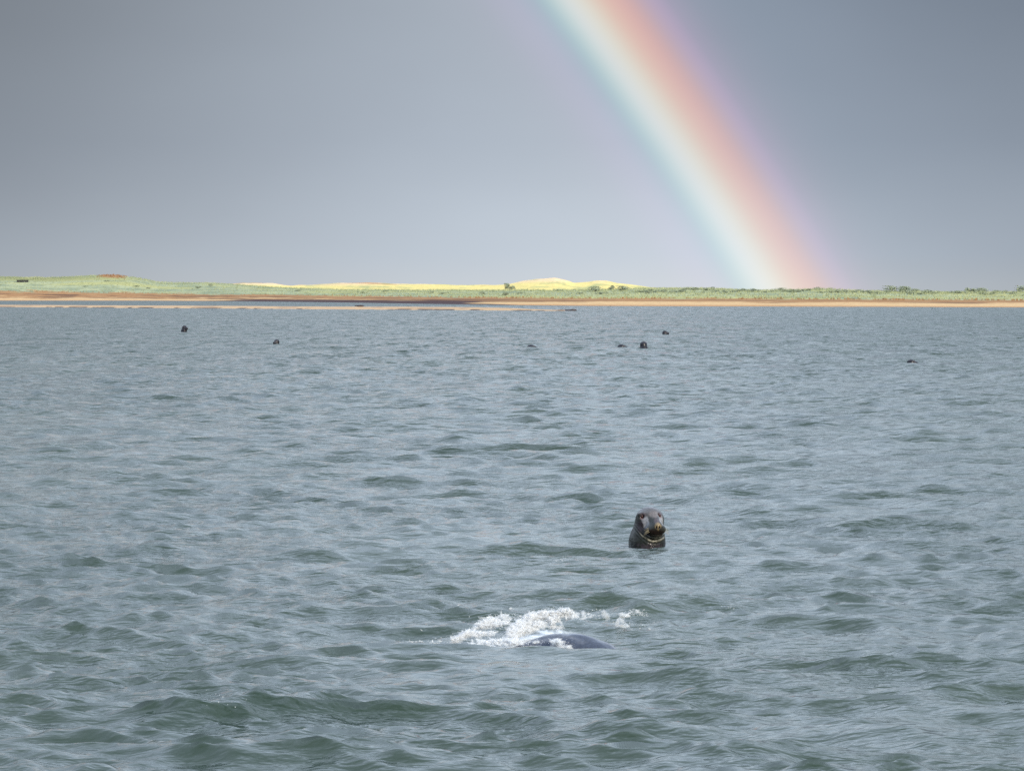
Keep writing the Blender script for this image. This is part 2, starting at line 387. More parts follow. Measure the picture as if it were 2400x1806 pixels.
land = mesh_from('ground', np.stack([XW, DL, zz], -1).reshape(-1, 3), grid_faces(len(offs), len(cols))[:, ::1], lm)
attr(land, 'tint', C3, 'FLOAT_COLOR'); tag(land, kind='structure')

# sandbar: a low spit lying in front of the beach
SX = [-1400, 0, 500, 900, 1160, 1310, 1325]; SF = [717, 720, 723.2, 726, 728, 729, 729]
sc = np.concatenate([np.arange(-1400, 1322, 3.0), [1324.]])
fr = np.array([dist_of(v) for v in np.interp(sc, SX, SF)])
wid = 70 * (1 - sstep(sc, 1050, 1330)) + 3 + 10 * (vnoise(sc / 40.0, sc * 0, 81, 3) - 0.5) * (1 - sstep(sc, 1200, 1320))
tt = np.linspace(0, 1, 22)
T2, SC2 = np.meshgrid(tt, sc, indexing='ij')
SD = fr[None, :] + T2 * wid[None, :]
SXW = (SC2 - 1200) / F * SD
prof = np.interp(T2, [0, 0.06, 0.35, 0.8, 1], [-0.12, 0.05, 0.30, 0.22, -0.12])
SZ = prof * (0.35 + 0.65 * (1 - sstep(SC2, 1150, 1325))) * (0.8 + 0.5 * vnoise(SXW / 12.0, T2 * 3, 82, 3)) + 0.03
SZ = np.where((T2 == 0) | (T2 == 1), -0.3, SZ)
bn = vnoise(SXW / 4.5, T2 * 4, 83, 3)
bc = np.ones(SXW.shape + (3,)) * c3(0.44, 0.295, 0.17)
bc = blend(bc, c3(0.055, 0.035, 0.030), sstep(vnoise(SXW / 1.3, T2 * 3, 84, 3) + 0.5 * (vnoise(SXW / 7.0, T2, 85, 2) - 0.5), 0.50, 0.58) * (1 - sstep(T2, 0.07, 0.16)))
bc = blend(bc, c3(0.30, 0.20, 0.13), sstep(bn, 0.55, 0.7) * 0.6)
sb = mesh_from('sandbar', np.stack([SXW, SD, SZ], -1).reshape(-1, 3), grid_faces(len(tt), len(sc)), lm)
attr(sb, 'tint', np.concatenate([bc, np.ones(bc.shape[:2] + (1,))], -1), 'FLOAT_COLOR'); tag(sb, kind='structure')

# ------------------------------------------------------------------ rainbow: sunlit drops lighting up on a ring 42 degrees round the antisolar line
RB = 3200.0
e3 = ANTI; e1 = np.cross(e3, [0, 0, 1.0]); e1 /= np.linalg.norm(e1); e2 = np.cross(e1, e3)
if e2[2] < 0: e2 = -e2
TH = np.linspace(38.6, 43.6, 41); PH = R(1) * np.linspace(-5, 185, 381)
rv = []
for t_ in TH:
    for p_ in PH:
        d = math.cos(R(t_)) * e3 + math.sin(R(t_)) * (math.cos(p_) * e1 + math.sin(p_) * e2)
        rv.append(d * RB + np.array([0, 0, CAM_H]))
rv = np.array(rv)
rf = grid_faces(len(TH), len(PH)); rf = rf[(rv[rf][:, :, 2] > -30).all(1)]
used, inv = np.unique(rf, return_inverse=True)
rm = bpy.data.materials.new('rainbow_light'); rm.use_nodes = True; rt = rm.node_tree; rt.nodes.clear(); rq = G(rt)
ra = N(rt, 'ShaderNodeAttribute', attribute_name='angle').outputs['Fac']     # 0..1 over 38.6..43.6 degrees
def tp(o): return (41.89 + o - 38.6) / 5.0
k = 1.0
rr = rq.ramp(ra, [(tp(-2.4), (0, 0, 0)), (tp(-1.65), (0.012, 0.008, 0.008)), (tp(-1.22), (0.060, 0.018, 0.065)), (tp(-0.97), (0.015, 0.035, 0.06)), (tp(-0.82), (0.03, 0.125, 0.10)),
     (tp(-0.67), (0.22, 0.27, 0.20)), (tp(-0.54), (0.35, 0.33, 0.25)), (tp(-0.40), (0.40, 0.34, 0.19)), (tp(-0.26), (0.42, 0.26, 0.09)), (tp(-0.12), (0.44, 0.175, 0.02)), (tp(0.05), (0.42, 0.11, 0.0)), (tp(0.20), (0.33, 0.085, 0.01)), (tp(0.34), (0.23, 0.07, 0.07)),
     (tp(0.48), (0.18, 0.05, 0.105)), (tp(0.64), (0.09, 0.025, 0.05)), (tp(0.95), (0.02, 0.007, 0.008)), (tp(1.4), (0, 0, 0))], 'B_SPLINE')
rp = N(rt, 'ShaderNodeNewGeometry').outputs['Position']
rs = N(rt, 'ShaderNodeSeparateXYZ'); lk(rt, rp, rs.inputs[0])
rfade = rq.mr(rs.outputs[2], -20, 300, 0.72, 1.0)           # fainter near the horizon, where the shower is thin
em = N(rt, 'ShaderNodeEmission'); lk(rt, rr, em.inputs[0]); lk(rt, rfade, em.inputs[1])
ad = N(rt, 'ShaderNodeAddShader'); lk(rt, em.outputs[0], ad.inputs[0]); lk(rt, N(rt, 'ShaderNodeBsdfTransparent').outputs[0], ad.inputs[1])
lk(rt, ad.outputs[0], N(rt, 'ShaderNodeOutputMaterial').inputs[0])
bow = mesh_from('rainbow', rv[used], inv.reshape(-1, 4), rm)
attr(bow, 'angle', (np.repeat((TH - 38.6) / 5.0, len(PH)))[used])
tag(bow, 'broad pastel rainbow rising from the dunes into the grey rain sky', 'rainbow')

# ------------------------------------------------------------------ grey seals
def sd_cone(P, a, b, ra_, rb_):
    a = np.array(a, float); b = np.array(b, float); ab = b - a
    t = np.clip(((P - a) @ ab) / (ab @ ab), 0, 1)
    return np.linalg.norm(P - a - t[..., None] * ab, axis=-1) - (ra_ + (rb_ - ra_) * t)
def sd_ell(P, c, r):
    q = (P - np.array(c)) / np.array(r); n = np.linalg.norm(q, axis=-1)
    return (n - 1) * min(r) * 0.9 + 0 * n
def smin(a, b, k_):
    h = np.clip(0.5 + 0.5 * (b - a) / k_, 0, 1); return b * (1 - h) + a * h - k_ * h * (1 - h)
EYES = [(-0.062, -0.086, 0.300), (0.100, -0.082, 0.309)]
NOSTR = [(0.067, -0.262, 0.205), (0.094, -0.260, 0.205)]
def seal_sdf(P):
    d = sd_cone(P, (-0.06, 0.03, -0.6), (-0.012, 0.02, 0.06), 0.21, 0.168)
    d = smin(d, sd_cone(P, (-0.012, 0.02, 0.06), (0.006, 0.01, 0.25), 0.168, 0.130), 0.03)
    d = smin(d, sd_ell(P, (0.017, 0.012, 0.264), (0.127, 0.140, 0.114)), 0.03)
    d = smin(d, sd_cone(P, (0.030, -0.05, 0.262), (0.074, -0.195, 0.205), 0.088, 0.052), 0.03)      # muzzle
    d = smin(d, sd_cone(P, (0.030, -0.04, 0.315), (0.080, -0.232, 0.222), 0.052, 0.030), 0.025)     # roman nose ridge
    d = smin(d, sd_ell(P, (0.026, -0.182, 0.178), (0.054, 0.058, 0.047)), 0.03)                    # whisker pads
    d = smin(d, sd_ell(P, (0.110, -0.182, 0.180), (0.046, 0.055, 0.046)), 0.03)
    d = smin(d, sd_cone(P, (0.025, -0.03, 0.16), (0.066, -0.165, 0.146), 0.092, 0.056), 0.025)      # lower jaw
    d = smin(d, sd_ell(P, (-0.060, -0.070, 0.322), (0.040, 0.030, 0.014)), 0.03)
    for e in EYES: d = -smin(-d, np.linalg.norm(P - np.array(e) - np.array([0, -0.012, 0]), axis=-1) - 0.021, 0.012)
    for e in NOSTR: d = -smin(-d, sd_ell(P, e, (0.006, 0.02, 0.015)), 0.006)
    x, y, z = P[..., 0], P[..., 1], P[..., 2]
    # mouth line between pads and jaw
    mz = 0.130 + 0.9 * (x - 0.072) ** 2 * 4
    d = d + 0.004 * np.exp(-((z - mz) / 0.006) ** 2) * sstep(-y, 0.08, 0.14)
    # neck folds hanging below the chin
    fz = 3.6 * (x - 0.055) ** 2
    fr_ = np.clip(-y / 0.12, 0, 1)
    for z0, am in ((0.098, 0.006), (0.066, 0.007), (0.026, 0.002)):
        d = d - am * np.exp(-((z - z0 - fz * 1.0) / 0.010) ** 2) * fr_
    w = vnoise(np.arctan2(y, x) * 9 + 30, z * 38 + 9, 91, 3) - 0.5
    return d - 0.003 * w * (1 - sstep(z, 0.12, 0.24))
def seal_mesh(name, nr, nc, mat, parent=None):
    ph = np.linspace(0, 2 * math.pi, nc, endpoint=False)
    ph = ph + 0.55 * np.sin(ph)                   # denser towards the face
    ph = ph + math.pi / 2                          # 0 -> +y (back); the warp packs rays near pi -> -y
    dirs = []; orig = []
    nlow = int(nr * 0.62); zs = np.concatenate([np.linspace(-0.55, 0.0, max(4, nr // 12), endpoint=False), np.linspace(0.0, 0.21, nlow)])
    for z in zs: dirs.append(np.stack([np.cos(ph), np.sin(ph), 0 * ph], -1)); orig.append(np.stack([0 * ph + 0.005, 0 * ph, 0 * ph + z], -1))
    for t_ in np.linspace(0, math.pi / 2, nr - nlow)[1:]:
        dirs.append(np.stack([np.cos(ph) * math.cos(t_), np.sin(ph) * math.cos(t_), 0 * ph + math.sin(t_)], -1)); orig.append(np.stack([0 * ph + 0.005, 0 * ph, 0 * ph + 0.21], -1))
    Dn = np.array(dirs); O = np.array(orig)
    r_ = np.full(Dn.shape[:2], 0.42)
    for _ in range(70): r_ = r_ - (-0.62) * -seal_sdf(O + Dn * r_[..., None])   # march inwards
    r_ = np.maximum(r_, 0.01)
    Vv = O + Dn * r_[..., None]
    o = mesh_from(name, Vv.reshape(-1, 3), grid_faces(Vv.shape[0], nc, True), mat, parent=parent)
    return o, Vv
def coat_material(name, wet):
    m, t, b, q = mat_new(name)
    a = N(t, 'ShaderNodeAttribute', attribute_name='coat').outputs['Color']
    tcn = N(t, 'ShaderNodeTexCoord').outputs['Object']
    n = q.noise(tcn, 55.0, 3, 0.6)
    lk(t, q.mix(1.0, a, q.ramp(n, [(0.3, (0.7, 0.7, 0.7)), (0.7, (1.3, 1.3, 1.3))]), 'MULTIPLY'), b.inputs['Base Color'])
    b.inputs['Roughness'].default_value = wet; b.inputs['Specular IOR Level'].default_value = 0.2
    bp = N(t, 'ShaderNodeBump'); bp.inputs['Strength'].default_value = 0.35; bp.inputs['Distance'].default_value = 0.004
    lk(t, q.noise(tcn, 90.0, 3, 0.6), bp.inputs['Height']); lk(t, bp.outputs[0], b.inputs['Normal'])
    return m
coat = coat_material('wet_seal_coat', 0.24)
def coat_colours(Vv):
    x, y, z = Vv[..., 0], Vv[..., 1], Vv[..., 2]
    fn = vnoise(x * 45 + 20, z * 45 + 20, 95, 3); fn2 = vnoise(np.arctan2(y, x) * 5 + 11, z * 14 + 5, 96, 3)
    C = np.ones(x.shape + (3,)) * c3(0.018, 0.020, 0.018)
    def spot(c, r, w=0.35):
        dd = np.sqrt(sum(((v - c_) / r_) ** 2 for v, c_, r_ in zip((x, y, z), c, r))); return 1 - sstep(dd + 0.35 * (fn - 0.5), 1 - w, 1 + w)
    C = blend(C, c3(0.080, 0.078, 0.084), sstep(z, 0.27, 0.36) * 0.9)                                  # crown, its grey wet sheen painted into the coat
    C = blend(C, c3(0.22, 0.22, 0.235), spot((-0.035, -0.11, 0.24), (0.040, 0.1, 0.060)))              # pale cheek patch
    C = blend(C, c3(0.22, 0.22, 0.235), spot((0.115, -0.12, 0.25), (0.026, 0.1, 0.065)))
    C = blend(C, c3(0.13, 0.115, 0.115), spot((0.05, -0.12, 0.32), (0.05, 0.12, 0.03)) * 0.7)
    C = blend(C, c3(0.055, 0.045, 0.05), spot((0.068, -0.2, 0.262), (0.026, 0.09, 0.026)))            # dark bridge
    C = blend(C, c3(0.17, 0.135, 0.085), spot((0.079, -0.25, 0.218), (0.031, 0.05, 0.030)))            # tawny nose
    C = blend(C, c3(0.20, 0.155, 0.09), spot((0.081, -0.25, 0.188), (0.010, 0.06, 0.024)))
    for e in NOSTR: C = blend(C, c3(0.008, 0.006, 0.006), spot((e[0], e[1], e[2] - 0.003), (0.009, 0.03, 0.019), 0.2))
    for e in EYES:
        C = blend(C, c3(0.05, 0.04, 0.045), spot((e[0] + 0.012, e[1], e[2] + 0.014), (0.034, 0.05, 0.022)))
        C = blend(C, c3(0.13, 0.085, 0.085), spot((e[0] - 0.002, e[1], e[2] - 0.018), (0.024, 0.05, 0.012)) * 0.8)
    C = blend(C, c3(0.012, 0.009, 0.012), spot((-0.082, -0.10, 0.205), (0.034, 0.12, 0.055)))          # dark jowl
    C = blend(C, c3(0.010, 0.007, 0.006), spot((0.048, -0.16, 0.150), (0.115, 0.14, 0.046)))           # dark mouth
    fz = 3.6 * (x - 0.055) ** 2
    ring = (0.25 + 1.1 * sstep(vnoise(x * 30 + 50, z * 10 + 3, 77, 2), 0.35, 0.65)) * (np.exp(-((z - 0.100 - fz) / 0.006) ** 2) * 0.3 + np.exp(-((z - 0.068 - fz) / 0.009) ** 2)) * sstep(x, -0.11, -0.05) * (1 - sstep(x, 0.135, 0.165))
    low = (1 - sstep(z, 0.02, 0.07)) * (y < 0.1)
    C = blend(C, c3(0.010, 0.012, 0.010), (1 - sstep(z, 0.10, 0.15)) * sstep(-y, 0.02, 0.08) * 0.85)
    C = blend(C, c3(0.22, 0.21, 0.17), np.clip(ring, 0, 1) * (y < -0.02) * (0.35 + 0.9 * fn) * 0.8)  # pale highlight along the wet throat folds, painted into the coat
    C = blend(C, c3(0.026, 0.022, 0.028), low * sstep(fn2, 0.48, 0.62) * 0.9)
    C = blend(C, c3(0.010, 0.008, 0.014), low * (1 - sstep(fn2, 0.36, 0.5)) * 0.9)
    C = blend(C, c3(0.06, 0.065, 0.062), (1 - sstep(x, -0.16, -0.12)) * sstep(fn, 0.35, 0.6) * 0.7)    # paler flank fur
    return np.concatenate([np.clip(C, 0, 1), np.ones(C.shape[:2] + (1,))], -1)
def empty(name, loc, rz=0.0):
    o = bpy.data.objects.new(name, None); COL.objects.link(o); o.location = loc; o.rotation_euler = (0, 0, rz); o.empty_display_size = 0.2
    return o
def plain(name, colr, rough_=0.5, spec_=0.5):
    m, t, b, q = mat_new(name); b.inputs['Base Color'].default_value = (*colr, 1); b.inputs['Roughness'].default_value = rough_
    b.inputs['Specular IOR Level'].default_value = spec_; return m
def sphere(name, c, r, mat, parent, ny=14, nx=20):
    t_ = np.linspace(0, math.pi, ny)[:, None]; p_ = np.linspace(0, 2 * math.pi, nx, endpoint=False)[None]
    v = np.stack([r[0] * np.sin(t_) * np.cos(p_), r[1] * np.sin(t_) * np.sin(p_), r[2] * np.cos(t_) + 0 * p_], -1)
    o = mesh_from(name, v.reshape(-1, 3), grid_faces(ny, nx, True)[:, ::-1], mat, parent=parent); o.location = c; return o
def tube(name, pts, rads, mat, parent=None, seg=8):
    pts = np.array(pts, float); n = len(pts); tg = np.gradient(pts, axis=0); tg /= np.linalg.norm(tg, axis=1)[:, None]
    up = np.array([0.0, 0, 1]); up = np.array([1.0, 0, 0]) if abs(tg[0] @ up) > 0.9 else up
    s_ = np.cross(tg, up); s_ /= np.linalg.norm(s_, axis=1)[:, None]; u_ = np.cross(s_, tg)
    a_ = np.linspace(0, 2 * math.pi, seg, endpoint=False)
    v = pts[:, None] + np.array(rads)[:, None, None] * (np.cos(a_)[None, :, None] * s_[:, None] + np.sin(a_)[None, :, None] * u_[:, None])
    return mesh_from(name, v.reshape(-1, 3), grid_faces(n, seg, True), mat, parent=parent)
sz = sea_z(SEAL[0] - 0.01, SEAL[1] - 0.15)
seal = empty('grey_seal', (SEAL[0], SEAL[1], 0.0 + min(max(sz * 0.3, -0.02), 0.02)))
tag(seal, 'large wet grey seal raising its head upright out of the sea and facing the viewer', 'seal')
body, BV = seal_mesh('body', 200, 260, coat, seal)
attr(body, 'coat', coat_colours(BV), 'FLOAT_COLOR')
eye_m = plain('wet_eye', (0.035, 0.012, 0.010), 0.08, 0.6)
for e in EYES: sphere('eye', e, (0.0155, 0.012, 0.0145), eye_m, seal)
wh_m = plain('whisker_hair', (0.26, 0.22, 0.13), 0.5)
for k_ in range(7):
    for sgn, bx in ((-1, 0.012), (1, 0.130)):
        z0 = 0.165 + 0.007 * k_; L_ = 0.055 + 0.02 * random.random(); y0 = -0.222 + 0.006 * k_ * 0.5
        y0 += 0.02 * (sgn > 0)
        tube('whisker', [(bx, y0, z0), (bx + sgn * L_ * 0.5, y0 - 0.02, z0 - 0.012), (bx + sgn * L_, y0 - 0.015, z0 - 0.036)], [0.0012, 0.0009, 0.0004], wh_m, seal, 5)

# far seals: heads only, same build with fewer points
dark_coat = coat_material('dark_seal_coat', 0.35)
far_me = None
FAR = [(432, 778, 1.05, 0.5, 0.02, 0, 'dark seal head far off on the left nearest the sandbar'),
       (648, 806, 0.90, -0.9, -0.12, 0, 'small dark seal head with pale wet side, left of centre'),
       (1558, 785, 0.95, 1.2, -0.10, 0, 'small dark seal head farthest out under the foot of the rainbow'),
       (1509, 817, 1.10, 2.6, -0.10, 0, 'largest of the distant seals, round purplish brown head near the rainbow foot'),
       (1457, 814, 0.95, 1.5, -0.22, 1, 'low seal back breaking the water left of the round brown head'),
       (2136, 850, 0.80, 1.5, -0.19, 1, 'low arched dark seal near the right edge of the water'),
       (1245, 815, 0.95, 1.4, -0.22, 1, 'faint bluish seal back low in the water near the middle')]
for (px, py, sc_, rz, dz, lowh, lab) in FAR:
    p = at(px, py, dist_of(py))
    if far_me is None:
        o, v_ = seal_mesh('distant_seal', 46, 64, dark_coat); far_me = o.data
        cc = coat_colours(v_); cc[..., :3] = cc[..., :3] * 0.15 + c3(0.010, 0.010, 0.016); attr(o, 'coat', cc, 'FLOAT_COLOR')
    else:
        o = bpy.data.objects.new('distant_seal', far_me); COL.objects.link(o)
    o.location = (p[0], p[1], dz); o.rotation_euler = (0, 0, rz); o.scale = (sc_, sc_ * (1.25 if lowh else 1.0), sc_)
    tag(o, lab, 'seal', 'distant seals swimming before the sandbar')

# the diving seal: arched back in the foam
zd = sea_z(DIVE[0], DIVE[1]) * 0.5
spine = np.array([(-0.62, 0.16, -0.22), (-0.42, 0.10, -0.10), (-0.24, 0.05, -0.035), (-0.06, 0.0, -0.01), (0.10, -0.06, -0.03), (0.26, -0.14, -0.10), (0.44, -0.22, -0.24), (0.6, -0.3, -0.4)])
rads_ = np.array([0.06, 0.08, 0.105, 0.135, 0.155, 0.165, 0.165, 0.15])
ti = np.linspace(0, len(spine) - 1, 90)
sp_ = np.stack([np.interp(ti, range(len(spine)), spine[:, j]) for j in range(3)], -1)
ker = np.hanning(17); ker /= ker.sum()
sp_ = np.stack([np.convolve(np.pad(sp_[:, j], 8, 'edge'), ker, 'valid') for j in range(3)], -1)
rr_ = np.convolve(np.pad(np.interp(ti, range(len(rads_)), rads_), 8, 'edge'), ker, 'valid')
rr_ *= np.sqrt(np.clip(1 - (np.abs(np.linspace(-1, 1, 90)) ** 10), 0.0001, 1))
tg = np.gradient(sp_, axis=0); tg /= np.linalg.norm(tg, axis=1)[:, None]
s_ = np.cross(tg, [0, 0, 1.0]); s_ /= np.linalg.norm(s_, axis=1)[:, None]; u_ = np.cross(s_, tg)
aa = np.linspace(0, 2 * math.pi, 72, endpoint=False)
wr = 1 + 0.07 * (vnoise(np.linspace(0, 16, 90)[:, None] + 0 * aa, aa[None] * 2.0 + np.linspace(0, 5, 90)[:, None], 97, 3) - 0.5) * 2
bv = sp_[:, None] + (rr_[:, None] * wr)[..., None] * (np.cos(aa)[None, :, None] * s_[:, None] + np.sin(aa)[None, :, None] * u_[:, None])
blue_coat = coat_material('slate_seal_coat', 0.14)
dv = mesh_from('diving_seal', bv.reshape(-1, 3), grid_faces(90, 72, True), blue_coat)
bn_ = vnoise(np.linspace(0, 9, 90)[:, None] + 0 * aa, aa[None] * 3 + 0 * ti[:, None], 98, 3)
attr(dv, 'coat', np.concatenate([blend(np.ones(bv.shape) * c3(0.040, 0.050, 0.075), c3(0.095, 0.105, 0.13), sstep(bn_, 0.45, 0.65)), np.ones(bv.shape[:2] + (1,))], -1), 'FLOAT_COLOR')
dv.location = (DIVE[0], DIVE[1], zd - 0.028)
tag(dv, 'slate blue back of a diving seal arching through white splashing foam', 'seal')

# ------------------------------------------------------------------ splash: froth lumps, strands and drops thrown up round the back
ph_ = (1 + 5 ** 0.5) / 2
ico = np.array([(-1, ph_, 0), (1, ph_, 0), (-1, -ph_, 0), (1, -ph_, 0), (0, -1, ph_), (0, 1, ph_), (0, -1, -ph_), (0, 1, -ph_), (ph_, 0, -1), (ph_, 0, 1), (-ph_, 0, -1), (-ph_, 0, 1)], float)
ico /= np.linalg.norm(ico[0])
icf = np.array([(0, 11, 5), (0, 5, 1), (0, 1, 7), (0, 7, 10), (0, 10, 11), (1, 5, 9), (5, 11, 4), (11, 10, 2), (10, 7, 6), (7, 1, 8), (3, 9, 4), (3, 4, 2), (3, 2, 6), (3, 6, 8), (3, 8, 9), (4, 9, 5), (2, 4, 11), (6, 2, 10), (8, 6, 7), (9, 8, 1)])
foam_m, ft, fb, fq_ = mat_new('white_froth')
fb.inputs['Base Color'].default_value = (0.72, 0.74, 0.76, 1); fb.inputs['Alpha'].default_value = 0.21; fb.inputs['Roughness'].default_value = 0.6
fb.inputs['Subsurface Weight'].default_value = 0.0; fb.inputs['Transmission Weight'].default_value = 0.15; fb.inputs['IOR'].default_value = 1.33
def blobs(name, C_, Rr, S_=None, mat=foam_m, elong=0.0):
    n = len(C_); S_ = np.ones((n, 3)) if S_ is None else S_
    r = np.random.default_rng(3); j = 1 + 0.35 * (r.random((n, 12, 1)) - 0.5)
    sh = ico[None] * j * S_[:, None]
    ax = r.normal(size=(n, 3)) * [1.3, 1.0, 0.7]; ax /= np.linalg.norm(ax, axis=1)[:, None]
    sh = sh + ax[:, None] * (sh * ax[:, None]).sum(-1, keepdims=True) * (elong * r.random(n) ** 2)[:, None, None]
    v = C_[:, None] + Rr[:, None, None] * sh
    f_ = (icf[None] + 12 * np.arange(n)[:, None, None]).reshape(-1, 3)
    return mesh_from(name, v.reshape(-1, 3), f_, mat)
C_, Rr, Sc = [], [], []
C2, R2, S2 = [], [], []
def stroke(p0, p1, n, w, h, rmin, rmax, up=0.0):
    """froth strewn round a line between two image points on the water, w m wide and h m high"""
    a = at(*p0[:2], dist_of(p0[2])); b = at(*p1[:2], dist_of(p1[2]))
    for _ in range(int(n * 2.1)):
        t_ = rng.random(); c = a + (b - a) * t_ + np.array([rng.normal() * w, rng.normal() * w, 0])
        hh = h * (0.5 + vnoise(t_ * 9 + p0[0], p0[1] * 0.1, 33, 2)) * rng.random() ** 1.3
        c[2] = a[2] * (1 - t_) + b[2] * t_ + hh + up * rng.random()
        if n > 45 and vnoise(np.array([c[0] * 17]), np.array([c[2] * 38 + c[1] * 4]), 44, 3)[0] < 0.47 + 0.10 * abs(t_ - 0.5): continue
        s = (rmin + (rmax - rmin) * rng.random() ** 3.5) * 0.80
        if rng.random() < 0.08 and h >= 0.028:          # thick froth in the core of the stroke
            cc_ = a + (b - a) * t_ + np.array([rng.normal() * w * 0.6, rng.normal() * w * 0.6, 0]); cc_[2] = a[2] * (1 - t_) + b[2] * t_ + h * 0.75 * rng.random()
            C2.append(cc_); R2.append(0.009 + 0.014 * rng.random() ** 2); S2.append([1.3, 1.3, 0.7])
        C_.append(c); Rr.append(s); e = rng.random(3) * 1.5 + 0.35; Sc.append(e)
_st = stroke
def stroke(p0, p1, n, w, h, rmin, rmax, up=0.0):
    _st(p0, p1, n, w, h, rmin, rmax, up)
    a = at(*p0[:2], dist_of(p0[2])); b = at(*p1[:2], dist_of(p1[2]))
    for _ in range(int(n * 0.7)):                    # fine spray round it
        t_ = rng.random(); c = a * (1 - t_) + b * t_ + rng.normal(size=3) * np.array([w * 2.4, w * 2.0, 0.0])
        c[2] += h * (1.5 * rng.random() ** 2 - 0.15) + 0.006 * rng.normal()
        C_.append(c); Rr.append(0.0008 + 0.0018 * rng.random() ** 2); Sc.append(np.ones(3))
# (px, py, row of the water it stands over)
stroke((1335, 1444, 1490), (1258, 1449, 1492), 1500, 0.020, 0.05, 0.003, 0.013)
stroke((1258, 1449, 1492), (1205, 1478, 1500), 1500, 0.018, 0.05, 0.003, 0.012)
stroke((1300, 1455, 1492), (1210, 1490, 1500), 1500, 0.022, 0.05, 0.003, 0.012)
stroke((1215, 1470, 1499), (1195, 1502, 1506), 900, 0.022, 0.04, 0.003, 0.011)
stroke((1110, 1476, 1503), (1160, 1452, 1498), 420, 0.016, 0.035, 0.002, 0.009)
stroke((1160, 1452, 1498), (1212, 1449, 1495), 320, 0.018, 0.03, 0.002, 0.009)
stroke((1065, 1505, 1508), (1095, 1485, 1506), 380, 0.015, 0.03, 0.002, 0.009)
stroke((1095, 1490, 1506), (1150, 1487, 1504), 450, 0.02, 0.03, 0.002, 0.009)
stroke((1120, 1508, 1511), (1225, 1508, 1512), 1500, 0.03, 0.03, 0.003, 0.011)
stroke((1130, 1470, 1500), (1200, 1462, 1499), 300, 0.03, 0.03, 0.002, 0.007)
stroke((1222, 1505, 1512), (1300, 1508, 1514), 700, 0.010, 0.015, 0.002, 0.008)
stroke((1300, 1506, 1517), (1333, 1522, 1527), 450, 0.010, 0.03, 0.002, 0.008)
stroke((1340, 1450, 1488), (1372, 1444, 1484), 70, 0.05, 0.05, 0.002, 0.005)
stroke((1366, 1456, 1488), (1408, 1441, 1484), 50, 0.05, 0.05, 0.002, 0.005)
stroke((1290, 1470, 1492), (1330, 1476, 1492), 160, 0.02, 0.03, 0.002, 0.007)
stroke((1452, 1450, 1472), (1492, 1436, 1470), 40, 0.03, 0.03, 0.002, 0.0055)
stroke((1490, 1436, 1470), (1515, 1446, 1472), 30, 0.02, 0.03, 0.002, 0.005)
stroke((1432, 1458, 1478), (1505, 1476, 1482), 50, 0.06, 0.03, 0.002, 0.005)
stroke((960, 1505, 1508), (1060, 1508, 1510), 90, 0.03, 0.015, 0.002, 0.006)
for (px, py, s) in [(1197, 1425, 0.0085), (1203, 1426, 0.005), (1075, 1417, 0.004), (1100, 1444, 0.005), (988, 1476, 0.004), (1021, 1495, 0.004), (1321, 1427, 0.004), (1406, 1429, 0.005),
                    (1338, 1505, 0.004), (1355, 1508, 0.003), (1484, 1428, 0.004), (1112, 1462, 0.005), (1355, 1527, 0.004), (1170, 1433, 0.003), (1240, 1432, 0.004), (1285, 1430, 0.003)]:
    C_.append(at(px, py, 27.2)); Rr.append(s); Sc.append(np.ones(3))
sp = blobs('splash', np.array(C_ + C2), np.array(Rr + R2), np.array(list(Sc) + [np.array(v_) for v_ in S2]), elong=3.0)
tag(sp, 'white splash of foam and flying drops around the diving seal', 'splash', kind='stuff')

def small_splash(px, py, n, w, lab):
    D_ = dist_of(py); c0 = at(px, py, D_); c0[2] = sea_z(c0[0], c0[1]) + 0.01
    c = c0 + rng.normal(size=(n, 3)) * np.array([w, w * 0.8, w * 0.35]); 
    o = blobs('water_drops', c, 0.0012 + 0.0042 * rng.random(n) ** 2)
    tag(o, lab, 'water drops', kind='stuff')
small_splash(1315, 1313, 60, 0.035, 'tiny white splash of drops left of and below the upright seal')
small_splash(1640, 1284, 26, 0.03, 'few bright drops on the small crest right of the upright seal')
small_splash(1768, 1143, 34, 0.05, 'faint breaking drops on the crest behind and right of the upright seal')
small_splash(505, 1686, 26, 0.06, 'glinting drops along the dark crest at lower left')
small_splash(1703, 1422, 20, 0.03, 'few drops on a small crest right of the splash')

# ------------------------------------------------------------------ vegetation and small things on the island
def ground_z(px, off):
    ci = np.clip((px - cols[0]) / CS, 0, len(cols) - 1); i0 = np.floor(ci).astype(int)
    oi = np.interp(off, offs, np.arange(len(offs))); o0 = np.clip(np.floor(oi).astype(int), 0, len(offs) - 2); fo_ = oi - o0
    z_ = zz[o0, i0] * (1 - fo_) + zz[o0 + 1, i0] * fo_
    d_ = D0[i0] + off
    return np.stack([(px - 1200) / F * d_, d_, z_], -1)
# marram tufts: fans of blades
nT = 15000
tpx = rng.uniform(-150, 2550, nT); to = np.where(rng.random(nT) < 0.35, rng.uniform(138, 156, nT), rng.uniform(76, 150, nT))
gp = ground_z(tpx, to)
hgt = rng.uniform(0.2, 0.55, nT) * (0.7 + 0.6 * vnoise(gp[:, 0] / 9, to / 9, 101, 2))
NB = 5
aang = rng.uniform(0, 2 * math.pi, (nT, NB)); lean = rng.uniform(0.1, 0.5, (nT, NB))
bd = np.stack([np.cos(aang), np.sin(aang), 0 * aang], -1)
sd_ = np.stack([-np.sin(aang), np.cos(aang), 0 * aang], -1)
wd = 0.055
base = gp[:, None] + bd * 0.12
v0 = base - sd_ * wd - [0, 0, 0.1]; v1 = base + sd_ * wd - [0, 0, 0.1]
tip = base + bd * (lean * hgt[:, None])[..., None] + np.stack([0 * aang, 0 * aang, hgt[:, None] * (0.75 + 0.35 * rng.random((nT, NB)))], -1)
tv = np.stack([v0, v1, tip], 2).reshape(-1, 3)
